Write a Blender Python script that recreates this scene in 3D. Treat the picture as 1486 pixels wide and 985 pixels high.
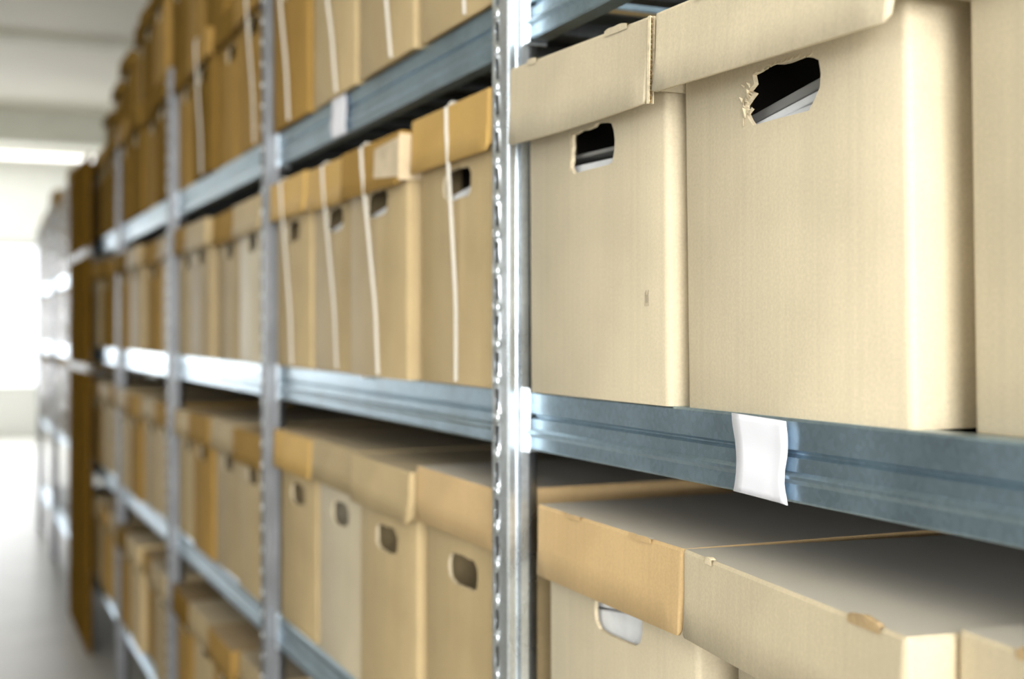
import bpy, bmesh, math, random
from mathutils import Vector, Matrix
from mathutils.geometry import tessellate_polygon
for o in list(bpy.data.objects): bpy.data.objects.remove(o)
S = bpy.context.scene
COL = S.collection
R = math.radians
D = 0.55            # distance from the camera to the front of the shelving, metres
CZ = 1.25           # camera height
YAW = 24.0

# ------------------------------------------------------------------ camera
cam = bpy.data.cameras.new('camera')
camo = bpy.data.objects.new('camera', cam); COL.objects.link(camo)
camo.location = (0, 0, CZ); camo.rotation_euler = (R(90), 0, R(-YAW))
cam.sensor_width = 36; cam.lens = 1850 / 1486 * 36
cam.shift_y = -12.5 / 1486
cam.clip_start = 0.02; cam.clip_end = 100
cam.dof.use_dof = True; cam.dof.focus_distance = 0.98; cam.dof.aperture_fstop = 3.9
S.camera = camo

# ------------------------------------------------------------------ light
S.view_settings.view_transform = 'Standard'; S.view_settings.look = 'None'
S.view_settings.gamma = 1; S.view_settings.use_curve_mapping = False
S.view_settings.exposure = 0.0
w = bpy.data.worlds.new('sky'); S.world = w; w.use_nodes = True
w.node_tree.nodes['Background'].inputs[0].default_value = (0.93, 0.97, 1.0, 1)
w.node_tree.nodes['Background'].inputs[1].default_value = 2.5

def area(name, loc, rot, sx, sy, power, col=(1, 1, 1)):
    l = bpy.data.lights.new(name, 'AREA'); l.shape = 'RECTANGLE'
    l.size = sx; l.size_y = sy; l.energy = power; l.color = col
    o = bpy.data.objects.new(name, l); COL.objects.link(o)
    o.location = loc; o.rotation_euler = rot
    return o
# daylight of the windows: behind the camera, along the aisle's left wall, at the far end
area('daylight_near_window', (-0.45, -3.0, 1.75), (R(90), 0, R(0)), 2.6, 1.9, 270, (1.0, 0.985, 0.95))
area('daylight_left_window', (-3.9, 0.0, 1.9), (R(90), 0, R(-90)), 3.6, 1.5, 12, (0.88, 0.95, 1.0))
area('daylight_far_window', (-0.7, 16.0, 1.4), (R(-90), 0, 0), 3.8, 1.7, 210, (0.97, 0.99, 1.0))

# ------------------------------------------------------------------ materials
def mat(name):
    m = bpy.data.materials.new(name); m.use_nodes = True
    return m, m.node_tree, m.node_tree.nodes['Principled BSDF']

def N(nt, t, **kw):
    n = nt.nodes.new(t)
    for k, v in kw.items():
        if hasattr(n, k): setattr(n, k, v)
        else: n.inputs[k.replace('_', ' ')].default_value = v
    return n

def cardboard(name, rgb, var=0.08, dust=0.0, rough=0.62, spec=0.35):
    m, nt, b = mat(name); L = nt.links.new
    tc = N(nt, 'ShaderNodeTexCoord')
    oi = N(nt, 'ShaderNodeObjectInfo')
    n1 = N(nt, 'ShaderNodeTexNoise', Scale=9.0, Detail=5.0)
    L(tc.outputs['Object'], n1.inputs['Vector'])
    # faint flute streaks running up the board
    mp = N(nt, 'ShaderNodeMapping'); mp.inputs['Scale'].default_value = (60, 160, 1.5)
    L(tc.outputs['Object'], mp.inputs['Vector'])
    n2 = N(nt, 'ShaderNodeTexNoise', Scale=1.0, Detail=3.0); L(mp.outputs[0], n2.inputs['Vector'])
    n3 = N(nt, 'ShaderNodeTexNoise', Scale=420.0, Detail=3.0); L(tc.outputs['Object'], n3.inputs['Vector'])
    def ramp(src, lo, hi):
        r = N(nt, 'ShaderNodeMapRange'); r.inputs[1].default_value = 0.3; r.inputs[2].default_value = 0.7
        r.inputs[3].default_value = lo; r.inputs[4].default_value = hi; L(src, r.inputs[0]); return r.outputs[0]
    a = ramp(n1.outputs[0], 1 - var, 1 + var); c = ramp(n2.outputs[0], 0.965, 1.03); d = ramp(n3.outputs[0], 0.94, 1.06)
    m1 = N(nt, 'ShaderNodeMath', operation='MULTIPLY'); L(a, m1.inputs[0]); L(c, m1.inputs[1])
    m2 = N(nt, 'ShaderNodeMath', operation='MULTIPLY'); L(m1.outputs[0], m2.inputs[0]); L(d, m2.inputs[1])
    rr = N(nt, 'ShaderNodeMapRange'); rr.inputs[3].default_value = 0.93; rr.inputs[4].default_value = 1.07
    L(oi.outputs['Random'], rr.inputs[0])
    m3 = N(nt, 'ShaderNodeMath', operation='MULTIPLY'); L(m2.outputs[0], m3.inputs[0]); L(rr.outputs[0], m3.inputs[1])
    mx = N(nt, 'ShaderNodeMix', data_type='RGBA', blend_type='MULTIPLY'); mx.inputs[0].default_value = 1
    mx.inputs[6].default_value = (*rgb, 1); L(m3.outputs[0], mx.inputs[7])
    out = mx.outputs[2]
    if dust:
        g = N(nt, 'ShaderNodeNewGeometry'); sx = N(nt, 'ShaderNodeSeparateXYZ'); L(g.outputs['Normal'], sx.inputs[0])
        mr = N(nt, 'ShaderNodeMapRange'); mr.inputs[1].default_value = 0.75; mr.inputs[2].default_value = 1.0
        mr.inputs[4].default_value = dust; L(sx.outputs[2], mr.inputs[0])
        dn = ramp(n1.outputs[0], 0.85, 1.0)
        mm = N(nt, 'ShaderNodeMath', operation='MULTIPLY'); L(mr.outputs[0], mm.inputs[0]); L(dn, mm.inputs[1])
        m4 = N(nt, 'ShaderNodeMix', data_type='RGBA'); L(mm.outputs[0], m4.inputs[0]); L(out, m4.inputs[6])
        m4.inputs[7].default_value = (0.56, 0.54, 0.50, 1); out = m4.outputs[2]
    L(out, b.inputs['Base Color'])
    b.inputs['Roughness'].default_value = rough
    b.inputs['Specular IOR Level'].default_value = spec
    bp = N(nt, 'ShaderNodeBump', Strength=0.12, Distance=0.0006)
    ad = N(nt, 'ShaderNodeMath', operation='ADD'); L(n2.outputs[0], ad.inputs[0]); L(n3.outputs[0], ad.inputs[1])
    L(ad.outputs[0], bp.inputs['Height']); L(bp.outputs[0], b.inputs['Normal'])
    return m

def metal(name, rgb, rough=0.34, spangle=0.25, metallic=0.9):
    m, nt, b = mat(name); L = nt.links.new
    tc = N(nt, 'ShaderNodeTexCoord')
    v = N(nt, 'ShaderNodeTexVoronoi', Scale=230.0); L(tc.outputs['Object'], v.inputs['Vector'])
    n = N(nt, 'ShaderNodeTexNoise', Scale=14.0, Detail=6.0); L(tc.outputs['Object'], n.inputs['Vector'])
    sp = N(nt, 'ShaderNodeSeparateColor'); L(v.outputs['Color'], sp.inputs[0])
    r1 = N(nt, 'ShaderNodeMapRange'); r1.inputs[3].default_value = 1 - spangle; r1.inputs[4].default_value = 1.0
    L(sp.outputs[0], r1.inputs[0])
    r2 = N(nt, 'ShaderNodeMapRange'); r2.inputs[1].default_value = 0.3; r2.inputs[2].default_value = 0.7
    r2.inputs[3].default_value = 0.82; r2.inputs[4].default_value = 1.12; L(n.outputs[0], r2.inputs[0])
    mm = N(nt, 'ShaderNodeMath', operation='MULTIPLY'); L(r1.outputs[0], mm.inputs[0]); L(r2.outputs[0], mm.inputs[1])
    mx = N(nt, 'ShaderNodeMix', data_type='RGBA', blend_type='MULTIPLY'); mx.inputs[0].default_value = 1
    mx.inputs[6].default_value = (*rgb, 1); L(mm.outputs[0], mx.inputs[7]); L(mx.outputs[2], b.inputs['Base Color'])
    b.inputs['Metallic'].default_value = metallic
    r3 = N(nt, 'ShaderNodeMapRange'); r3.inputs[3].default_value = rough - 0.06; r3.inputs[4].default_value = rough + 0.1
    L(n.outputs[0], r3.inputs[0]); L(r3.outputs[0], b.inputs['Roughness'])
    return m

def plain(name, rgb, rough=0.6, metallic=0.0, var=0.05, scale=6.0, bump=0.0):
    m, nt, b = mat(name); L = nt.links.new
    tc = N(nt, 'ShaderNodeTexCoord')
    n = N(nt, 'ShaderNodeTexNoise', Scale=scale, Detail=5.0); L(tc.outputs['Object'], n.inputs['Vector'])
    r = N(nt, 'ShaderNodeMapRange'); r.inputs[1].default_value = 0.3; r.inputs[2].default_value = 0.7
    r.inputs[3].default_value = 1 - var; r.inputs[4].default_value = 1 + var; L(n.outputs[0], r.inputs[0])
    mx = N(nt, 'ShaderNodeMix', data_type='RGBA', blend_type='MULTIPLY'); mx.inputs[0].default_value = 1
    mx.inputs[6].default_value = (*rgb, 1); L(r.outputs[0], mx.inputs[7]); L(mx.outputs[2], b.inputs['Base Color'])
    b.inputs['Roughness'].default_value = rough; b.inputs['Metallic'].default_value = metallic
    if bump:
        bp = N(nt, 'ShaderNodeBump', Strength=bump, Distance=0.002); L(n.outputs[0], bp.inputs['Height']); L(bp.outputs[0], b.inputs['Normal'])
    return m

M = {}
M['kraft'] = cardboard('kraft_cardboard', (0.60, 0.52, 0.372))
M['kraft_dusty'] = cardboard('dusty_kraft_cardboard', (0.62, 0.53, 0.37), dust=0.85)
M['ochre'] = cardboard('ochre_cardboard', (0.63, 0.44, 0.22), dust=0.9)
M['ochre_far'] = cardboard('golden_cardboard', (0.56, 0.36, 0.12), dust=0.5, spec=.1)
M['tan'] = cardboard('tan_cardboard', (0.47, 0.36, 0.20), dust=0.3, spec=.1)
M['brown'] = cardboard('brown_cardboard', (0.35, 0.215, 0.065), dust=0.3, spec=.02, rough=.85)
M['dark'] = cardboard('shaded_brown_cardboard', (0.21, 0.125, 0.032), dust=0.2, spec=0, rough=.9)  # dimness of the far bays put into the board colour
M['kraft_shaded'] = cardboard('shaded_kraft_cardboard', (0.40, 0.31, 0.18), dust=0.3, spec=.08)  # kraft darkened in colour for the weaker light down the aisle
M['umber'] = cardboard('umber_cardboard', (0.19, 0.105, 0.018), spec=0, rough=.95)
M['torn'] = plain('torn_board_edge', (0.70, 0.60, 0.42), 0.9, var=0.2, scale=200)
M['flap'] = plain('board_tab_edge', (0.48, 0.34, 0.18), 0.8, var=0.2, scale=90)
M['steel'] = metal('galvanised_steel', (0.35, 0.475, 0.575), 0.30, 0.16)
M['upright'] = metal('galvanised_upright_steel', (0.74, 0.79, 0.83), 0.27, 0.12)
M['upright_dimmed'] = metal('dimmed_upright_steel', (0.27, 0.28, 0.30), 0.46, 0.1, 0.75)  # same steel with the far uprights' dimness put into its colour
M['panel'] = metal('shaded_shelf_steel', (0.20, 0.22, 0.235), 0.5, 0.2, 0.5)  # shade under and behind the shelves put into the steel colour
M['paper'] = plain('white_paper', (0.83, 0.84, 0.87), 0.7, var=0.02)
M['label'] = plain('label_paper', (0.83, 0.84, 0.92), 0.6, var=0.015, scale=30)
M['sheet'] = plain('paper_sheets', (0.80, 0.82, 0.85), 0.7, var=0.06, scale=60)
M['greyfile'] = plain('grey_file_cover', (0.30, 0.30, 0.29), 0.5)
M['hole_shade'] = plain('black_hole_shade', (0.012, 0.009, 0.008), 0.8)  # black stands in for the shade inside the boxes
M['twine'] = plain('white_twine', (0.58, 0.55, 0.49), 0.7, var=0.05, scale=200)
M['ceiling'] = plain('painted_ceiling', (0.88, 0.84, 0.73), 0.8, var=0.06, scale=1.2)
M['beam'] = plain('painted_ceiling_beam', (0.86, 0.86, 0.77), 0.8)
M['wall'] = plain('painted_wall', (0.86, 0.87, 0.85), 0.85, var=0.02)
M['side_wall'] = plain('darkened_side_wall', (0.42, 0.42, 0.40), 0.9, var=0.06)  # unseen side walls, toned down to cut bounced light
M['floor'] = plain('concrete_floor', (0.40, 0.39, 0.36), 0.45, var=0.1, scale=3)
M['frame'] = plain('window_frame_paint', (0.75, 0.74, 0.70), 0.5)
M['ink'] = plain('grey_pencil_mark', (0.36, 0.31, 0.23), 0.8, var=0.1)

def glassm():
    m, nt, b = mat('window_glass'); L = nt.links.new
    t = N(nt, 'ShaderNodeBsdfTransparent'); g = N(nt, 'ShaderNodeBsdfGlossy', Roughness=0.02)
    x = N(nt, 'ShaderNodeMixShader'); x.inputs[0].default_value = 0.06
    L(t.outputs[0], x.inputs[1]); L(g.outputs[0], x.inputs[2]); L(x.outputs[0], nt.nodes['Material Output'].inputs[0])
    return m
M['glass'] = glassm()
def filmm():
    m, nt, b = mat('clear_stretch_film'); L = nt.links.new
    t = N(nt, 'ShaderNodeBsdfTransparent'); t.inputs[0].default_value = (0.93, 0.93, 0.93, 1)
    b.inputs['Base Color'].default_value = (0.8, 0.8, 0.8, 1); b.inputs['Roughness'].default_value = 0.22
    b.inputs['Metallic'].default_value = 0.0
    tc = N(nt, 'ShaderNodeTexCoord'); mp = N(nt, 'ShaderNodeMapping'); mp.inputs['Scale'].default_value = (8, 9, 1.5)
    n = N(nt, 'ShaderNodeTexNoise', Scale=2.0, Detail=4.0, Distortion=1.0)
    L(tc.outputs['Object'], mp.inputs[0]); L(mp.outputs[0], n.inputs['Vector'])
    bp = N(nt, 'ShaderNodeBump', Strength=1.0, Distance=0.05); L(n.outputs[0], bp.inputs['Height']); L(bp.outputs[0], b.inputs['Normal'])
    x = N(nt, 'ShaderNodeMixShader'); r = N(nt, 'ShaderNodeMapRange')
    r.inputs[1].default_value = 0.35; r.inputs[2].default_value = 0.65; r.inputs[3].default_value = 0.15; r.inputs[4].default_value = 0.5
    L(n.outputs[0], r.inputs[0]); L(r.outputs[0], x.inputs[0])
    L(t.outputs[0], x.inputs[1]); L(b.outputs[0], x.inputs[2]); L(x.outputs[0], nt.nodes['Material Output'].inputs[0])
    return m
M['film'] = filmm()

# ------------------------------------------------------------------ mesh helpers
class MB:
    def __init__(self): self.v = []; self.f = []; self.m = []
    def add(self, vs, fs, mi=0):
        o = len(self.v); self.v += [tuple(p) for p in vs]
        for f in fs: self.f.append(tuple(i + o for i in f)); self.m.append(mi)
    def box(self, a, b, mi=0):
        (x0, y0, z0), (x1, y1, z1) = a, b
        self.add([(x0, y0, z0), (x1, y0, z0), (x1, y1, z0), (x0, y1, z0), (x0, y0, z1), (x1, y0, z1), (x1, y1, z1), (x0, y1, z1)],
                 [(0, 3, 2, 1), (4, 5, 6, 7), (0, 1, 5, 4), (1, 2, 6, 5), (2, 3, 7, 6), (3, 0, 4, 7)], mi)
    def tube(self, pts, r, n=6, mi=0):
        pts = [Vector(p) for p in pts]; rings = []
        for i, p in enumerate(pts):
            t = (pts[min(i + 1, len(pts) - 1)] - pts[max(i - 1, 0)]).normalized()
            a = t.cross(Vector((0.31, 0.2, 0.93)));
            if a.length < 0.05: a = t.cross(Vector((1, 0, 0)))
            a.normalize(); b = t.cross(a)
            rings.append([p + a * r * math.cos(2 * math.pi * k / n) + b * r * math.sin(2 * math.pi * k / n) for k in range(n)])
        vs = [q for rg in rings for q in rg]; fs = []
        for i in range(len(pts) - 1):
            for k in range(n): fs.append((i * n + k, i * n + (k + 1) % n, (i + 1) * n + (k + 1) % n, (i + 1) * n + k))
        fs.append(tuple(range(n))[::-1]); fs.append(tuple((len(pts) - 1) * n + k for k in range(n)))
        self.add(vs, fs, mi)
    def sweep(self, prof, p0, p1, ax, mi=0):      # open profile of 2-D points swept along axis ax (1: y, 2: z)
        vs = []
        for t in (p0, p1):
            for a, b in prof: vs.append((a, t, b) if ax == 1 else (a, b, t))
        n = len(prof); self.add(vs, [(i, i + 1, n + i + 1, n + i) for i in range(n - 1)], mi)
    def build(self, name, mats, parent=None, loc=(0, 0, 0), rot=(0, 0, 0), bevel=0, seg=2, solid=0, smooth=False, off=0.0):
        me = bpy.data.meshes.new(name); me.from_pydata(self.v, [], self.f)
        if not isinstance(mats, (list, tuple)): mats = [mats]
        for q in mats: me.materials.append(q)
        for p, i in zip(me.polygons, self.m): p.material_index = i
        bm = bmesh.new(); bm.from_mesh(me); bmesh.ops.remove_doubles(bm, verts=bm.verts, dist=1e-6)
        bmesh.ops.recalc_face_normals(bm, faces=bm.faces)
        if smooth:
            for f in bm.faces: f.smooth = True
            for e in bm.edges:
                if len(e.link_faces) == 2 and e.calc_face_angle(0) > R(32): e.smooth = False
        bm.to_mesh(me); bm.free()
        o = bpy.data.objects.new(name, me); COL.objects.link(o); o.location = loc; o.rotation_euler = rot
        if parent: o.parent = parent
        if solid:
            s = o.modifiers.new('solid', 'SOLIDIFY'); s.thickness = solid; s.offset = off
        if bevel:
            b = o.modifiers.new('bevel', 'BEVEL'); b.width = bevel; b.segments = seg; b.limit_method = 'ANGLE'; b.angle_limit = R(40)
        return o

def thing(name, label, cat, loc=(0, 0, 0), rot=(0, 0, 0), group=None):
    o = bpy.data.objects.new(name, None); COL.objects.link(o); o.empty_display_size = 0.05
    o.location = loc; o.rotation_euler = rot; o['label'] = label; o['category'] = cat
    if group: o['group'] = group
    return o
def tag(o, label, cat, group=None):
    o['label'] = label; o['category'] = cat
    if group: o['group'] = group
    return o
def struct(o): o['kind'] = 'structure'; return o

# ------------------------------------------------------------------ the room
X0, X1, Y0, Y1, ZC = -4.0, 1.75, -3.2, 16.1, CZ + 2.0
m = MB(); m.box((X0 - .2, Y0 - .2, -0.1), (X1 + .2, Y1 + .2, 0)); struct(m.build('floor', M['floor']))
m = MB(); m.box((X0 - .2, Y0 - .2, ZC), (X1 + .2, Y1 + .2, ZC + .15)); struct(m.build('ceiling', M['ceiling']))
def wall_with_hole(name, axis, pos, t, lo, hi, holes):
    """axis 'y': wall in the plane y=pos, spans x; axis 'x': wall in the plane x=pos, spans y"""
    m = MB()
    def put(a0, a1, z0, z1):
        if a1 - a0 < 1e-4 or z1 - z0 < 1e-4: return
        if axis == 'y': m.box((a0, min(pos, pos + t), z0), (a1, max(pos, pos + t), z1))
        else: m.box((min(pos, pos + t), a0, z0), (max(pos, pos + t), a1, z1))
    cur = lo
    for (a, b, z0, z1) in holes:
        put(cur, a, 0, ZC); put(a, b, 0, z0); put(a, b, z1, ZC); cur = b
    put(cur, hi, 0, ZC)
    return struct(m.build(name, M['wall'] if axis == 'y' else M['side_wall']))
def window(n, axis, pos, a, b, z0, z1, bars):
    fr = MB(); w_ = 0.05
    def bx(a0, a1, c0, c1, d=0.05, mb=fr):
        if axis == 'y': mb.box((a0, pos - d / 2, c0), (a1, pos + d / 2, c1))
        else: mb.box((pos - d / 2, a0, c0), (pos + d / 2, a1, c1))
    bx(a, b, z0, z0 + w_); bx(a, b, z1 - w_, z1); bx(a, a + w_, z0 + w_, z1 - w_); bx(b - w_, b, z0 + w_, z1 - w_)
    for i in range(1, bars):
        c = a + (b - a) * i / bars; bx(c - .02, c + .02, z0 + w_, z1 - w_, 0.04)
    o = struct(fr.build('window_%d' % n, M['frame']))
    g = MB(); bx(a + w_, b - w_, z0 + w_, z1 - w_, 0.004, g); g.build('window_pane', M['glass'], o)
FW = (-2.6, 1.28, 0.55, CZ + 1.05)
wall_with_hole('wall_far', 'y', Y1, .2, X0, X1, [FW]); window(1, 'y', Y1 + .1, *FW, 3)
NW = (-2.9, 1.1, 0.8, 2.7)
wall_with_hole('wall_near', 'y', Y0, -.2, X0, X1, [NW]); window(2, 'y', Y0 - .1, *NW, 4)
LW = [(-1.8, 1.8, 1.15, 2.65)]
wall_with_hole('wall_left', 'x', X0, -.2, Y0, Y1, LW)
for i, q in enumerate(LW): window(3 + i, 'x', X0 - .1, *q, 5)
m = MB(); m.box((X1, Y0, 0), (X1 + .2, Y1, ZC)); struct(m.build('wall_right', M['side_wall']))
for i, (y, wd, dr) in enumerate([(12.4, .30, .29), (9.2, .10, .05), (5.6, .30, .22)]):
    m = MB(); m.box((X0, y, ZC - dr), (X1, y + wd, ZC)); struct(m.build('trim_%d' % (i + 1), M['beam']))

def emis(name, rgb, st):
    m, nt, b = mat(name); b.inputs['Emission Color'].default_value = (*rgb, 1); b.inputs['Emission Strength'].default_value = st
    return m
M['diffuser'] = emis('lit_diffuser', (1.0, 0.99, 0.95), 2.0)
for i, yc in enumerate((15.1,)):
    cl = thing('ceiling_light', ['long lit strip light on the ceiling by the far wall', 'long strip light on the ceiling before the far cross beam'][i], 'light', (-1.0, yc, ZC))
    m = MB(); m.box((-2.7, -.14, -.05), (2.7, .14, 0)); m.build('housing', M['frame'], cl, bevel=.004)
    m = MB(); m.box((-2.68, -.12, -.075), (2.68, .12, -.0505)); m.build('diffuser', M['diffuser'], cl, bevel=.006)
    area('strip_light', (-1.0, yc, ZC - .085), (0, 0, 0), 5.2, .22, 20)

# ------------------------------------------------------------------ shelving
PITCH = 1.96 * D
POST_S = [0.13 * D] + [2.2175 * D + i * PITCH for i in range(5)]       # centres of the uprights along the aisle
POST_X = 0.963 * D
HW = 0.0207
BEAM_X = 0.998 * D
TIERS = {'bottom': CZ - 1.75 * D, 'lower': CZ - 0.93 * D, 'middle': CZ - 0.114 * D, 'upper': CZ + 0.645 * D}
BH = 0.106 * D

def upright_mesh(mb, z0, z1, flip=1):
    prof = [(.036, -.012), (.0225, -HW), (.0145, -HW), (.0133, -.0135), (.0087, -.0135), (.0075, -HW), (.0015, -HW), (0, -HW + .0015),
            (0, -.004), (0, .002), (0, .0125), (0, HW - .0015), (.0015, HW), (.036, HW)]
    prof = [(flip * x, y) for x, y in prof]
    per = .0385; n = int((z1 - z0) / per); n_p = len(prof)
    zs = []
    for i in range(n):
        b = z0 + i * per; zs += [b, b + .008, b + .030]
    zs.append(z0 + n * per)
    vs = [(x, y, z) for z in zs for x, y in prof]; fs = []
    for r in range(len(zs) - 1):
        hole = r % 3 == 1
        for k in range(n_p - 1):
            if hole and k == 9: continue
            fs.append((r * n_p + k, r * n_p + k + 1, (r + 1) * n_p + k + 1, (r + 1) * n_p + k))
    mb.add(vs, fs)
    # bumps added between the slots to give bright glints
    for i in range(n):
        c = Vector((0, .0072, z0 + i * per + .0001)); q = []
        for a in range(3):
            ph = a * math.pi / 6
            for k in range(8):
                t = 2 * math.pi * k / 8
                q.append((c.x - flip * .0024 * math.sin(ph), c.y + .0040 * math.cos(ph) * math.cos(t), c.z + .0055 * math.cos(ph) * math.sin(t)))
        q.append((c.x - flip * .0027, c.y, c.z)); f = []   # brighter steel tone stands in for the glints
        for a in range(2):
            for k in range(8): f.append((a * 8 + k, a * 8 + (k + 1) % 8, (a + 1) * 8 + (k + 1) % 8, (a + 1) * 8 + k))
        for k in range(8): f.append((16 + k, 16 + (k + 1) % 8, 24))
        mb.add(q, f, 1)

def make_upright(parent, x, y, z1, flip, mt='upright', proto={}):
    k = (round(z1, 3), flip, mt)
    if k not in proto:
        mb = MB(); upright_mesh(mb, 0.004, z1, flip)
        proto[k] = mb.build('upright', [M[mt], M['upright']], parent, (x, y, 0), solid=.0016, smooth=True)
        return proto[k]
    o = proto[k].copy(); COL.objects.link(o); o.parent = parent; o.location = (x, y, 0); return o

def beam_prof(h, sgn=1):
    return [(.022, -.001), (.022, 0), (0.001, 0), (0, -.0015), (0, -.36 * h), (.0040, -.40 * h), (.0040, -.43 * h), (.0014, -.47 * h), (.0014, -.64 * h),
            (-.0022, -.69 * h), (-.0022, -.72 * h), (.0006, -.78 * h), (.0006, -h + .0015), (.0018, -h), (.020, -h), (.020, -h + .008)]

def make_bay(parent, y0, y1, zt, paper=None, rear=True):
    """one shelf level between two uprights: front and rear beams, connectors, ribbed panel"""
    a, b = y0 + HW + .001, y1 - HW - .001
    mb = MB(); mb.sweep(beam_prof(BH), a + .008, b - .008, 1)
    fb = mb.build('beam', M['steel'], parent, (BEAM_X, 0, zt), solid=.0014)
    for yy, s in ((a, 1), (b, -1)):
        c = MB(); pr = [(.024, 0), (.004, 0), (-.001, .0012), (-.001, .0125)]
        pr = [(x, yy + s * y) for x, y in pr]
        c.sweep(pr, -BH - .004, .004, 2)
        c.build('beam_connector', M['upright'], fb, (0, 0, 0), solid=.0022, bevel=.0006)
    if paper:
        paper_label(fb, *paper)
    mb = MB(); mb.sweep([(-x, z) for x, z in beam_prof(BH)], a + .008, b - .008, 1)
    mb.build('beam', M['panel'], parent, (POST_X + .43, 0, zt), solid=.0014)  # rear beam takes the shade-darkened steel
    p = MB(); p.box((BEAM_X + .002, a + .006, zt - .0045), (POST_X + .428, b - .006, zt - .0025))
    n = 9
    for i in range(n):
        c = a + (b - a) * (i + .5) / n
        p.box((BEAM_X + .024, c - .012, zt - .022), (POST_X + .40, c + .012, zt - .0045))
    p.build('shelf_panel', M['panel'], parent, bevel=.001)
    return fb

def paper_label(parent, yc, wd, seed, over=.001, mt='label'):
    rnd = random.Random(seed); nx, nz = 6, 12; mb = MB(); vs = []
    for j in range(nz + 1):
        t = j / nz
        wob = (.0035 * math.sin(t * 6.0 + seed) , .0025 * math.sin(t * 7.5 + seed * 2 + 1))
        for i in range(nx + 1):
            u = i / nx
            y = yc - wd / 2 + u * wd + (wob[0] * u + wob[1] * (1 - u)) + rnd.uniform(-.0003, .0003)
            z = over * .2 - t * (BH + over) + .0022 * (u - .5) * .9
            x = -.0030 - .0006 * math.sin(t * 9 + u * 2) - (.0018 if i in (0,) else 0)
            vs.append((x, y, z - .0005))
    fs = [(j * (nx + 1) + i, j * (nx + 1) + i + 1, (j + 1) * (nx + 1) + i + 1, (j + 1) * (nx + 1) + i) for j in range(nz) for i in range(nx)]
    mb.add(vs, fs)
    o = mb.build('paper_label', M[mt], parent, solid=.0003, smooth=True); o['label'] = 'blank white paper label'
    return o

rack = thing('shelving_rack', 'long galvanised steel rack with slotted uprights filled with archive boxes', 'shelving', (POST_X, POST_S[1], 0))
class Shift:          # parts are written in world coordinates and parented to the rack's base
    pass
def under(parent, objs):
    for o in objs:
        if o.parent == parent: o.location = Vector(o.location) - Vector(parent.location)
TOP = CZ + 1.27 * D
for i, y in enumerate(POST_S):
    mt = 'upright' if i < 2 else 'upright_dimmed'
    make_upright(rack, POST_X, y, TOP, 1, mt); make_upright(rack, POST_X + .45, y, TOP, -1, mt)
    # side bracing of each frame: flat straps between front and rear upright
    for zb in (.25, .75, 1.25, 1.6):
        if zb + .3 > TOP: continue
        s = MB(); dz = .30 if int(zb * 4) % 2 else -.0
        s.add([(POST_X + .03, y + .002, zb), (POST_X + .42, y + .002, zb + dz), (POST_X + .42, y + .002, zb + dz + .025), (POST_X + .03, y + .002, zb + .025)], [(0, 1, 2, 3)])
        s.build('brace', M['steel'], rack, solid=.003)
for i in range(5):
    y0, y1 = POST_S[i], POST_S[i + 1]
    for tn, zt in TIERS.items():
        if i == 0 and tn == 'bottom': continue
        paper = None
        if tn == 'middle' and i == 0: paper = ((1.416) * D, .067, 1)
        if tn == 'upper' and i == 1: paper = (3.40 * D, .085, 4)
        make_bay(rack, y0, y1, zt + (.003 if (tn == 'upper' and i == 0) else 0), paper)
for i in range(5):
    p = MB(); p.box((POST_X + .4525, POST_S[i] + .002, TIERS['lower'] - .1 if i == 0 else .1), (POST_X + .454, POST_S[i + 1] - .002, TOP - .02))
    p.build('light_block_panel', M['panel'], rack)  # added sheet that keeps light from coming through behind the rack
under(rack, [o for o in rack.children])

# far rack beyond the gap in the row
F0 = 11.35 * D
rack2 = thing('shelving_rack', 'farthest galvanised rack by the bright window, holding film wrapped boxes', 'shelving', (POST_X, F0, 0))
FT = [CZ - 1.75 * D, CZ - .95 * D, CZ - .13 * D, CZ + .50 * D]
for k in range(3):
    y = F0 + .03 + k * PITCH
    make_upright(rack2, POST_X, y, CZ + 1.2 * D, 1, 'upright_dimmed'); make_upright(rack2, POST_X + .45, y, CZ + 1.2 * D, -1, 'upright_dimmed')
    if k < 2:
        for z in FT: make_bay(rack2, y, y + PITCH, z)
under(rack2, [o for o in rack2.children])

# ------------------------------------------------------------------ archive boxes
HOLE_A = [(0.0365, 0.2479), (0.028, 0.2484), (0.019, 0.25), (0.008, 0.2489), (-0.0064, 0.2496), (-0.0120, 0.2522), (-0.0187, 0.2516), (-0.030, 0.2502), (-0.0414, 0.2476), (-0.0453, 0.2414), (-0.0474, 0.2324), (-0.0466, 0.2238), (-0.0427, 0.213), (-0.0361, 0.2113), (0.0019, 0.2113), (0.0335, 0.211), (0.0409, 0.2179), (0.0395, 0.2215), (0.038, 0.2255), (0.0388, 0.231), (0.0365, 0.2373), (0.0378, 0.243)]
HOLE_B = [(0.0343, 0.254), (0.026, 0.2548), (0.0186, 0.2568), (0.0091, 0.2572), (0, .2553), (-0.0095, 0.2547), (-0.0275, 0.2556), (-0.0396, 0.2521), (-0.0448, 0.2495), (-0.0468, 0.2401), (-0.0456, 0.2307), (-0.0396, 0.2232), (-0.0327, 0.2163), (0.0034, 0.2164), (0.0343, 0.2159), (0.0393, 0.2207), (0.044, 0.2278), (0.044, 0.2325), (0.0383, 0.2362), (0.0323, 0.2398), (0.0393, 0.2427), (0.0323, 0.2467)]
HOLE_C = [(0.039, 0.2575), (0.033, 0.2620), (0.02, 0.2632), (0.008, .2628), (-0.0168, 0.2635), (-0.0403, 0.2624), (-0.0485, 0.259), (-0.051, 0.253), (-0.051, 0.242), (-0.047, .233), (-0.0385, 0.2285), (-0.0168, 0.2272), (0.0138, 0.2272), (0.031, 0.2285), (0.039, 0.235), (.041, .246)]
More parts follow.
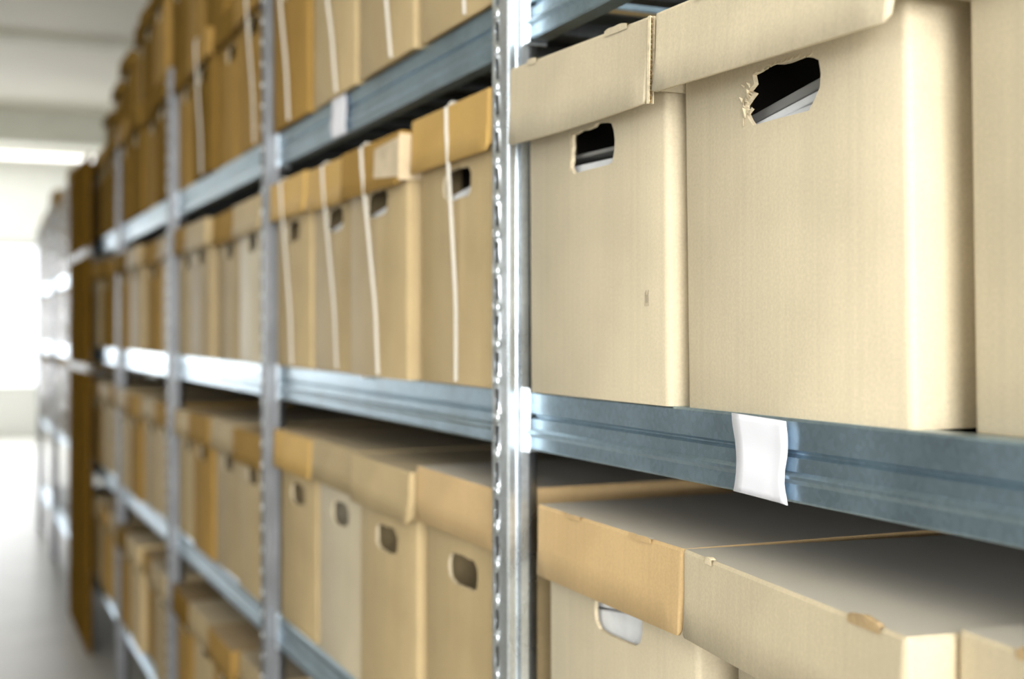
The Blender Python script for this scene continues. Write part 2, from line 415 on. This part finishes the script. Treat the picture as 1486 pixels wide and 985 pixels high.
def oval_hole(cz, wd=.088, hh=.036, seed=0):
    rnd = random.Random(seed); pts = []
    for k in range(24):
        t = 2 * math.pi * k / 24; c, s = math.cos(t), math.sin(t)
        y = wd / 2 * (1 if c >= 0 else -1) * abs(c) ** .55; z = hh / 2 * (1 if s >= 0 else -1) * abs(s) ** .6
        pts.append((y * (1 + rnd.uniform(-.03, .03)), cz + z * (1 + rnd.uniform(-.08, .08))))
    return pts
def ccw(p):
    a = sum(p[i][0] * p[(i + 1) % len(p)][1] - p[(i + 1) % len(p)][0] * p[i][1] for i in range(len(p)))
    return p if a > 0 else p[::-1]

def body_mb(w_, h, d, hole, shear=0.0, r=.006, th=.004, bulge=.003):
    mb = MB(); hy = w_ / 2
    def sh(p): return (p[0], p[1] - shear * (1 - p[2] / h), p[2])
    o = [(-hy + r, 0), (hy - r, 0), (hy - r, h), (-hy + r, h)]
    hole = ccw(hole)
    tri = tessellate_polygon([[Vector((y, z, 0)) for y, z in o], [Vector((y, z, 0)) for y, z in hole]])
    pts = o + hole
    mb.add([sh((0, y, z)) for y, z in pts], tri); mb.add([sh((th, y, z)) for y, z in pts], [t[::-1] for t in tri])
    n = len(hole)
    mb.add([sh((0, y, z)) for y, z in hole] + [sh((th, y, z)) for y, z in hole], [(i, (i + 1) % n, n + (i + 1) % n, n + i) for i in range(n)], 1)
    # footprint of the other walls, corner to corner, with rounded corners and slightly bulging sides
    fp = [(0, hy - r)]
    def arc(cx, cy, a0):
        for k in range(1, 5):
            t = a0 + k * math.pi / 8; fp.append((cx + r * math.cos(t), cy + r * math.sin(t)))
    # front face at x=0 looks to -x
    for k in range(1, 5):
        t = math.pi - k * math.pi / 8; fp.append((r + r * math.cos(t), hy - r + r * math.sin(t)))
    for k in range(1, 6): fp.append((r + (d - 2 * r) * k / 6, hy))
    for k in range(0, 5):
        t = math.pi / 2 - k * math.pi / 8; fp.append((d - r + r * math.cos(t), hy - r + r * math.sin(t)))
    left = [(x, -y) for x, y in fp[::-1]]
    fp += left
    nz = 6; vs = []
    for j in range(nz + 1):
        z = h * j / nz
        for x, y in fp:
            b = bulge * math.sin(math.pi * z / h) * max(0, math.sin(math.pi * min(max(x / d, 0), 1))) * (1 if y > 0 else -1)
            vs.append(sh((x, y + b, z)))
    k = len(fp); mb.add(vs, [(j * k + i, j * k + i + 1, (j + 1) * k + i + 1, (j + 1) * k + i) for j in range(nz) for i in range(k - 1)])
    mb.add([sh((x, y, .002)) for x, y in fp], [tuple(range(k))])
    mb.add([sh((x, y, h - .0005)) for x, y in fp], [tuple(range(k))])   # face added to close the top against light leaks
    return mb

def lid_mb(w_, h, d, side=None, sag=0.0, flare=.002, r=.005, taper=0.0):
    """tray lid: front skirt of height h, side skirts of height side; origin at the front top edge centre"""
    mb = MB(); side = h * .9 if side is None else side; hy = w_ / 2; fp = []
    nf = 10
    for k in range(nf + 1):
        t = k / nf; y = -hy + r + (w_ - 2 * r) * t
        fp.append((0, y, -h - sag * math.sin(math.pi * t) - taper * t, (-1, 0)))
    fp[0] = (0, -hy + r, -h + .002, (-1, 0)); fp.insert(1, (0, -hy + r + .0025, -h, (-1, 0)))
    fp[-1] = (0, hy - r, -h - taper + .002, (-1, 0)); fp.insert(len(fp) - 1, (0, hy - r - .0025, -h - taper, (-1, 0)))
    for k in range(1, 5):
        t = math.pi - k * math.pi / 8; fp.append((r + r * math.cos(t), hy - r + r * math.sin(t), -side if k > 1 else -h + .005, (0, 0)))
    fp.append((d - r, hy, -side, (0, 0))); fp.append((d, hy - r, -side, (0, 0)))
    fp.append((d, -hy + r, -side, (0, 0))); fp.append((d - r, -hy, -side, (0, 0)))
    for k in range(0, 4):
        t = -math.pi / 2 - k * math.pi / 8; fp.append((r + r * math.cos(t), -hy + r + r * math.sin(t), -side if k < 3 else -h + .005, (0, 0)))
    n = len(fp); vs = []
    levels = [1.0, .55, .12, 0]
    for lv in levels:
        for x, y, zb, (fx, fy) in fp:
            z = zb * lv if lv else -.0025
            vs.append((x + fx * flare * lv ** 2, y, z))
    for x, y, zb, f in fp:      # rounded top fold
        vs.append((min(max(x, .0018), d - .0018), min(max(y, -hy + .0018), hy - .0018), 0))
    L_ = len(levels) + 1
    fs = [(j * n + i, j * n + (i + 1) % n, (j + 1) * n + (i + 1) % n, (j + 1) * n + i) for j in range(L_ - 1) for i in range(n)]
    fs.append(tuple((L_ - 1) * n + i for i in range(n)))
    mb.add(vs, fs)
    return mb

PROTO = {}
def make_box(label, loc, rotz=0, w_=.256, bh=.31, d=.33, hole=None, lidh=.062, lid_w=None, lid_d=None, lid_side=None, lid_out=.012, lid_top=.325, lid_tilt=0,
             lid_dy=0.0, lid_yaw=0, bmat='kraft', lmat='kraft', shear=0, sag=0, key=None, group=None, tabs=(), lid=True, flare=.002, taper=0.0, tmat='flap'):
    t = thing('archive_box', label, 'box', loc, (0, 0, rotz), group)
    lid_w = lid_w or w_ + .008; lid_d = lid_d or d + lid_out + .006
    kb = ('b', key, bmat) if key else None
    if kb and kb in PROTO:
        b = PROTO[kb].copy(); COL.objects.link(b); b.parent = t
    else:
        b = body_mb(w_, bh, d, hole or oval_hole(.232), shear).build('box_body', [M[bmat], M['torn']], t, smooth=True)
        if kb: PROTO[kb] = b
    l = None
    if lid:
        kl = ('l', key, lmat) if key else None
        if kl and kl in PROTO:
            l = PROTO[kl].copy(); COL.objects.link(l); l.parent = t
        else:
            l = lid_mb(lid_w, lidh, lid_d, lid_side, sag, flare, taper=taper).build('lid', M[lmat], t, solid=.0035, off=-1, smooth=True)
            if kl: PROTO[kl] = l
        l.location = (-lid_out, lid_dy, lid_top); l.rotation_euler = (lid_tilt, 0, lid_yaw)
        for (ty, tl, up, *tm) in tabs:
            c = MB(); n = 8; vs = []
            for k in range(n + 1):
                u = k / n; hh = up * min(1, 6 * u, 6 * (1 - u)) * (1 + .25 * math.sin(11 * u + ty * 90)) + .0004
                y = ty - tl / 2 + tl * u
                vs += [(-.0012, y, -.004), (-.0012 - .0012 * math.sin(math.pi * u), y, hh), (.0028, y, hh * .8), (.0032, y, -.004)]
            fs = []
            for k in range(n):
                for q in range(3): fs.append((k * 4 + q, k * 4 + q + 1, (k + 1) * 4 + q + 1, (k + 1) * 4 + q))
            c.add(vs, fs); c.build('lid_tab', M[tm[0] if tm else tmat], l)
    return t, b, l

def twine(parent, y_top, y_bot, zt, x_front, depth, bow=.012, r=.0025, n=12):
    m_ = MB(); pts = [(depth * .9, y_top + .01, zt + r), (depth * .3, y_top + .004, zt + r), (x_front + .004, y_top, zt + r), (x_front - r * .6, y_top, zt - .004)]
    for k in range(1, n + 1):
        t = k / n
        pts.append((x_front * (1 - min(1, t * 1.4)) - r - bow * .35 * math.sin(math.pi * t), y_top + (y_bot - y_top) * t - bow * math.sin(math.pi * t), (zt - .004) * (1 - t) + .004 * t))
    m_.tube(pts, r, 6); o = m_.build('twine', M['twine'], parent, smooth=True); o['label'] = 'pale twine tied round the box'
    return o

def papers(label, box_loc, slabs, group='papers and folders seen through the handle holes', depth=.29):
    """slabs: (y0, y1, z bottom, z top, tilt, x offset, material)"""
    t = thing('document_bundle', label, 'papers', (box_loc[0], box_loc[1], box_loc[2] + .006), (0, 0, 0), group)
    for (y0, y1, z0, z1, tilt, xo, mt) in slabs:
        m_ = MB(); dz = math.tan(tilt) * (y1 - y0) / 2
        n = 2
        vs = []
        for x in (xo, depth):
            vs += [(x, y0, z0 + dz), (x, y1, z0 - dz), (x, y1, z1 - dz), (x, y0, z1 + dz)]
        m_.add(vs, [(0, 1, 2, 3), (4, 7, 6, 5), (0, 4, 5, 1), (1, 5, 6, 2), (2, 6, 7, 3), (3, 7, 4, 0)])
        m_.build('folder_or_shade', M[mt], t, bevel=.0015)  # the black slabs are painted shade, the others paper and files
    return t

zM, zL, zU, zB = TIERS['middle'] + .0005, TIERS['lower'] + .0005, TIERS['upper'] + .0005, TIERS['bottom'] + .0005

# --- nearest bay, middle shelf: the large boxes in focus
G1 = 'archive boxes on the middle shelf of the nearest bay'
t1, b1, l1 = make_box('pale archive box beside the steel upright, corrugated edge showing on its tilted lid', (.99 * D, 1.903 * D, zM), w_=.272, bh=.305, hole=HOLE_A, shear=.004,
         lidh=.0700, lid_w=.284, lid_out=.04 * D, lid_top=.3225, lid_tilt=R(1.9), lid_dy=-.007, lid_side=.060, sag=.002, taper=.007, tmat='kraft', group=G1, tabs=((.085, .022, .001), (-.085, .04, .0012)))
t2, b2, l2 = make_box('large pale archive box in focus with a torn handle hole, above the paper label', (1.005 * D, 1.392 * D, zM), w_=.265, bh=.300, hole=HOLE_B, shear=.007,
         lidh=.064, lid_w=.287, lid_out=.055 * D, lid_top=.3155, lid_tilt=R(1.0), lid_dy=-.0165, lid_side=.0455, group=G1, flare=.004, tmat='kraft', tabs=((.06, .04, .0015),))
t3, b3, l3 = make_box('pale archive box at the right picture edge on the middle shelf', (1.045 * D, .856 * D, zM), w_=.266, bh=.305, hole=oval_hole(.235, seed=3), shear=.006,
         lidh=.060, lid_out=.02 * D, lid_top=.3270, lid_side=.055, group=G1)
# exposed corrugation at the end of the first lid's front skirt
m = MB(); yE = -.284 / 2 - .0035
for (xa) in (-.0006, .0032): m.box((xa - .0003, yE, -.0715), (xa + .0003, yE + .004, -.001))
pts = []
nw = 17
vs = []
for k in range(nw * 8 + 1):
    z = -.0710 + .0700 * k / (nw * 8); x = .0013 + .0016 * math.sin(2 * math.pi * k / 8)
    vs += [(x, yE + .0002, z), (x, yE + .004, z)]
m.add(vs, [(2 * k, 2 * k + 1, 2 * k + 3, 2 * k + 2) for k in range(nw * 8)], 0)
m.box((-.0003, yE + .0034, -.0705), (.003, yE + .0040, -.002), 1)
m.build('corrugated_edge', [M['torn'], M['umber']], l1, (-.0012, 0, 0))
# torn paper shreds at the second box's handle hole
m = MB(); rnd = random.Random(5)
for k in range(12):
    y = .040 + rnd.uniform(-.004, .006); z = .222 + k * .0022 + rnd.uniform(-.002, .002); L_ = rnd.uniform(.003, .009); a = rnd.uniform(-.6, 1.2); w2 = rnd.uniform(.0006, .0016)
    dy, dz = -math.cos(a) * L_, math.sin(a) * L_
    m.add([(-.0002, y, z), (-.0008, y + w2, z + w2), (-.003 - rnd.random() * .002, y + dy + w2 * .5, z + dz), (-.0012, y + dy, z + dz - w2)], [(0, 1, 2, 3)])
for k in range(7):
    y = .042 + rnd.uniform(-.001, .003); z = .216 + k * .003
    m.add([(-.0001, y + .001, z), (-.0011, y - .001, z + .001), (-.0011, y - .0015, z + .004), (-.0001, y + .0012, z + .005)], [(0, 1, 2, 3)])
for k in range(10):
    y = .033 - k * .0072; zt = .2560 + (.0008 if 2 < k < 8 else -.001)
    m.add([(-.0001, y, zt + .0008), (-.0012, y - .003, zt - .0014 + rnd.uniform(-.0006, .0006)), (-.0006, y - .006, zt - .0006), (-.0001, y - .0074, zt + .001)], [(0, 1, 2, 3)])
m.build('torn_flap', M['torn'], b2, solid=.0003)
m = MB()
for k in range(9):
    y = .0385 + rnd.uniform(-.0008, .0014); z = .213 + k * .0040
    m.add([(-.0001, y + .0015, z), (-.0009, y - .001, z + .001), (-.0009, y - .001, z + .004), (-.0001, y + .0018, z + .005)], [(0, 1, 2, 3)])
m.build('torn_flap', M['torn'], b1, solid=.0003)
# a small pencil scuff on the first box
m = MB()
for k in range(5): m.box((-.0004, -.1085 + k * .0014, .083 + .003 * (k % 2)), (-.0001, -.1079 + k * .0014, .097 - .002 * (k % 3)))
m.build('scuff_mark', M['ink'], b1)
papers('white sheets inside the archive box beside the steel upright', (.99 * D, 1.903 * D, zM),
       [(-.125, .125, .0, .214, R(-1), .010, 'sheet'), (-.125, .125, .2215, .2255, R(-1), .014, 'greyfile'), (-.125, .125, .2275, .290, R(-1), .05, 'hole_shade')])
papers('grey and white folders inside the box with the torn handle hole', (1.005 * D, 1.392 * D, zM),
       [(-.12, .12, .0, .2155, R(5), .010, 'sheet'), (-.12, .12, .2160, .2225, R(9), .013, 'sheet'), (-.12, .12, .2262, .2345, R(9.5), .020, 'greyfile'), (-.12, .12, .2225, .2262, R(9.3), .035, 'hole_shade'), (-.12, .12, .2345, .2785, R(4), .06, 'hole_shade')])

# --- nearest bay, lower shelf
G2 = 'archive boxes on the lower shelf of the nearest bay'
HL = .335
lt = (.93 - .320) * D
make_box('archive box with an ochre lid beside the upright on the lower shelf', (1.03 * D, 1.889 * D, zL), w_=.282, bh=.318, hole=HOLE_C, shear=.002,
         lidh=.071, lid_w=.292, tmat='ochre', lid_out=.035 * D, lid_top=lt - .0005, lid_dy=-.010, lid_side=.060, bmat='kraft', lmat='ochre', group=G2, lid_yaw=R(-1.2), tabs=((.06, .035, .0005), (-.075, .04, .001)))
make_box('archive box with a wide pale lid below the paper label', (1.02 * D, 1.315 * D, zL), w_=.275, bh=.318, hole=oval_hole(.245, seed=8),
         lidh=.070, lid_w=.311, lid_out=.070 * D, lid_top=lt, lid_dy=.0, lid_side=.062, bmat='kraft', lmat='kraft_dusty', group=G2, rotz=R(-7.5), tabs=((-.112, .036, .0035), (.105, .012, .0016, 'torn')))
make_box('archive box with a pale lid at the bottom right picture corner', (.967 * D, .770 * D, zL), w_=.262, bh=.318, hole=oval_hole(.245, seed=9),
         lidh=.070, lid_w=.285, lid_out=.03 * D, lid_top=lt + .004, lid_side=.062, bmat='kraft', lmat='kraft_dusty', group=G2, rotz=R(-7), tabs=((.065, .05, .0045),))
papers('white papers filling the handle hole of the ochre lidded box', (1.03 * D, 1.889 * D, zL),
       [(-.13, .13, .0, .2435, R(7), .008, 'sheet'), (-.13, .13, .2450, .268, R(7), .010, 'sheet')])

# --- the bays beyond
ORD = ['first', 'second', 'third', 'fourth']; BAY = {1: 'second', 2: 'third', 3: 'fourth', 4: 'farthest'}
rnd = random.Random(11)
def row(bay, tier, z, n=4, xs=None, mats=None, tops=None, tw=None, stack=False):
    y0 = POST_S[bay] + HW + .006; y1 = POST_S[bay + 1] - HW - .006; pit = (y1 - y0) / n; out = []
    for k in range(n):
        if mats and mats[k] is None: continue
        yc = y0 + pit * (k + .5)
        x = (xs[k] if xs else rnd.uniform(.972, 1.01)) * D
        bm_, lm_ = mats[k] if mats else rnd.choice([('tan', 'tan'), ('tan', 'brown'), ('brown', 'brown'), ('kraft', 'tan')])
        place = 'stacked on the top row' if stack else 'on the %s shelf' % tier
        lab = '%s archive box %s of the %s bay, %s from near upright' % ({'tan': 'tan', 'brown': 'brown', 'kraft': 'pale', 'ochre_far': 'golden', 'ochre': 'ochre', 'dark': 'umber', 'kraft_shaded': 'shaded'}[lm_], place, BAY[bay], ORD[k])
        tp = tops[k] if tops else rnd.uniform(.312, .322)
        if stack: rz = rnd.uniform(-1.1, 1.1)
        else: rz = rnd.uniform(-.8, .8)
        t, b, l = make_box(lab, (x, yc, z), rotz=R(rz), w_=.238, bh=.30, d=.32, hole=oval_hole(.232, seed=k % 3), lidh=.066, lid_w=.250, lid_out=.012, lid_top=tp,
                 lid_tilt=R(rnd.uniform(-.6, .6)), bmat=bm_, lmat=lm_, key='std%d' % (k % 3), group='archive boxes %s of the %s bay' % (place, BAY[bay]))
        if tw and tw[k]:
            yt, yb, bow = tw[k]; twine(t, yt, yb, tp, -.0135, .32, bow)
        out.append((t, b, l, (x, yc, z)))
    return out

r = row(1, 'middle', zM, xs=[.985, .960, .99, .99], mats=[('tan', 'ochre_far'), ('tan', 'brown'), ('tan', 'ochre_far'), ('tan', 'ochre_far')], tops=[.322, .312, .318, .322],
        tw=[(-.005, -.004, .002), (.022, -.012, .0), (.02, -.018, .004), (.03, 0, .004)])
for i, (t, b, l, p) in enumerate(r[:3]):
    papers(['white sheets inside the golden lidded box just left of the near upright', 'sheets inside the taped box second from the near upright', 'sheets inside the third box of the second bay'][i], p,
           [(-.11, .11, 0, .222, R(6), .012, 'sheet'), (-.11, .11, .2235, .275, R(6), .05, 'hole_shade')])
# clear tape round the lid corner of the second box
m = MB(); m.add([(-.0023, -.1268, -.058), (-.0023, -.03, -.050), (-.0012, -.03, -.012), (-.0012, -.1268, -.008)], [(0, 1, 2, 3)])
m.add([(-.0026, -.1262, -.062), (.09, -.1268, -.058), (.09, -.1268, -.006), (-.0013, -.1262, -.004)], [(0, 1, 2, 3)])
o = m.build('packing_tape', plain('pale_packing_tape', (.62, .50, .34), .18, var=.15, scale=30), r[1][2], solid=.0005); o['label'] = 'shiny packing tape on the lid'
row(1, 'upper', zU, xs=[.985, .98, .985, .98], mats=[('tan', 'tan')] * 2 + [('tan', 'tan'), ('brown', 'ochre_far')], tw=[(.0, -.03, .012), (.04, -.035, .014), (.05, -.025, .016), (.04, 0, .01)])
row(2, 'middle', zM, xs=[.985, 1.0, .975, 1.0], mats=[('kraft', 'tan'), ('kraft_shaded', 'brown'), ('kraft_shaded', 'tan'), ('tan', 'brown')])
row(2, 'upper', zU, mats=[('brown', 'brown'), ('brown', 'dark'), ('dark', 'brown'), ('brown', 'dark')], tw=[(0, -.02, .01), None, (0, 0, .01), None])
row(3, 'middle', zM, mats=[('kraft_shaded', 'kraft_shaded'), ('brown', 'brown'), ('kraft_shaded', 'kraft_shaded'), ('brown', 'dark')])
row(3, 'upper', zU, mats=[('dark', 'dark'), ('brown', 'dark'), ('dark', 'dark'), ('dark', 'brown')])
row(4, 'middle', zM, mats=[('kraft_shaded', 'brown'), ('dark', 'dark'), ('kraft_shaded', 'brown'), ('brown', 'dark')])
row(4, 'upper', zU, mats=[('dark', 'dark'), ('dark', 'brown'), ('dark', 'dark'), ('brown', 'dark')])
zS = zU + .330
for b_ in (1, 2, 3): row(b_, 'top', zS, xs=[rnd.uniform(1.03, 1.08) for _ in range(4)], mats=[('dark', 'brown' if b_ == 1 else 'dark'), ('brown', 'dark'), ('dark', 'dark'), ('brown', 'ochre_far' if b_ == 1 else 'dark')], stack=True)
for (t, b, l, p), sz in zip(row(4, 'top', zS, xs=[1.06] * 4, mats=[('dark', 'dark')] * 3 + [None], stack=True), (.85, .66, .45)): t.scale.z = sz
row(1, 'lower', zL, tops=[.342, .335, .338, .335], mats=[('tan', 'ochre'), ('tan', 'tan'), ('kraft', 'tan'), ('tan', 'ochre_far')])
for b_ in (2, 3, 4): row(b_, 'lower', zL, mats=[('tan', 'brown'), ('kraft_shaded', 'kraft_shaded'), ('brown', 'brown'), ('tan', 'tan')])
for b_ in (2, 3, 4): row(b_, 'bottom', zB, mats=[('kraft_shaded', 'kraft_shaded'), ('brown', 'brown'), ('tan', 'tan'), ('brown', 'dark')])

# --- tall brown carton panel standing at the end of the long rack
m = MB(); H_ = CZ + 1.25 * D
m.box((0, 0, 0), (.014, .66, H_)); m.box((.014, 0, 0), (.20, .012, H_ - .02)); m.box((.014, .648, 0), (.20, .66, H_ - .02))
cp = None
te = thing('folded_carton', 'tall dark brown folded carton standing upright at the end of the long rack', 'carton', (.925 * D - .002, 9.35 * D, 0))
# lies against the uprights from the aisle side
m = MB(); m.box((0, 0, 0), (.010, .80, H_)); m.box((-.006, .02, .01), (0, .78, H_ - .05)); m.build('carton_panel', M['umber'], te, bevel=.003)
for z in (CZ - .16, CZ + .29):
    m = MB(); m.box((-.0085, -.002, z), (.0115, .802, z + .03)); m.build('strap', M['greyfile'], te)

# --- film wrapped boxes on the far rack
for k in range(2):
    y0 = F0 + .03 + k * PITCH + HW + .01; pit = (PITCH - 2 * HW - .02) / 3
    for j in range(3):
        for ti, (z, hh) in enumerate(((FT[3], .42 if j != 0 else .50), (FT[2], .30), (FT[1], .40))):
            t = thing('wrapped_carton', 'film wrapped brown carton on the far rack, %s bay, %s shelf, %s along' % (['near', 'back'][k], ['upper', 'middle', 'lower'][ti], ORD[j]), 'carton',
                      (1.0 * D, y0 + pit * (j + .5), z + .0005), group='film wrapped cartons on the far rack')
            b = MB(); b.box((0, -pit / 2 + .01, 0), (.34, pit / 2 - .01, hh)); b.build('carton_body', M['brown'], t, bevel=.006)
            f = MB(); n = 10; rg = random.Random(k * 9 + j * 3 + ti)
            vs = []
            fp = [(-.008, -pit / 2 + .002 + (pit - .004) * q / n) for q in range(n + 1)] + [(.35, pit / 2 - .002), (.35, -pit / 2 + .002)]
            for zz in range(9):
                for q, (x, y) in enumerate(fp): vs.append((x - (rg.uniform(0, .012) if q <= n else 0), y, .001 + (hh * .86) * zz / 8))
            nn = len(fp)
            f.add(vs, [(a * nn + q, a * nn + (q + 1) % nn, (a + 1) * nn + (q + 1) % nn, (a + 1) * nn + q) for a in range(8) for q in range(nn)])
            f.build('stretch_film', M['film'], t, smooth=True)
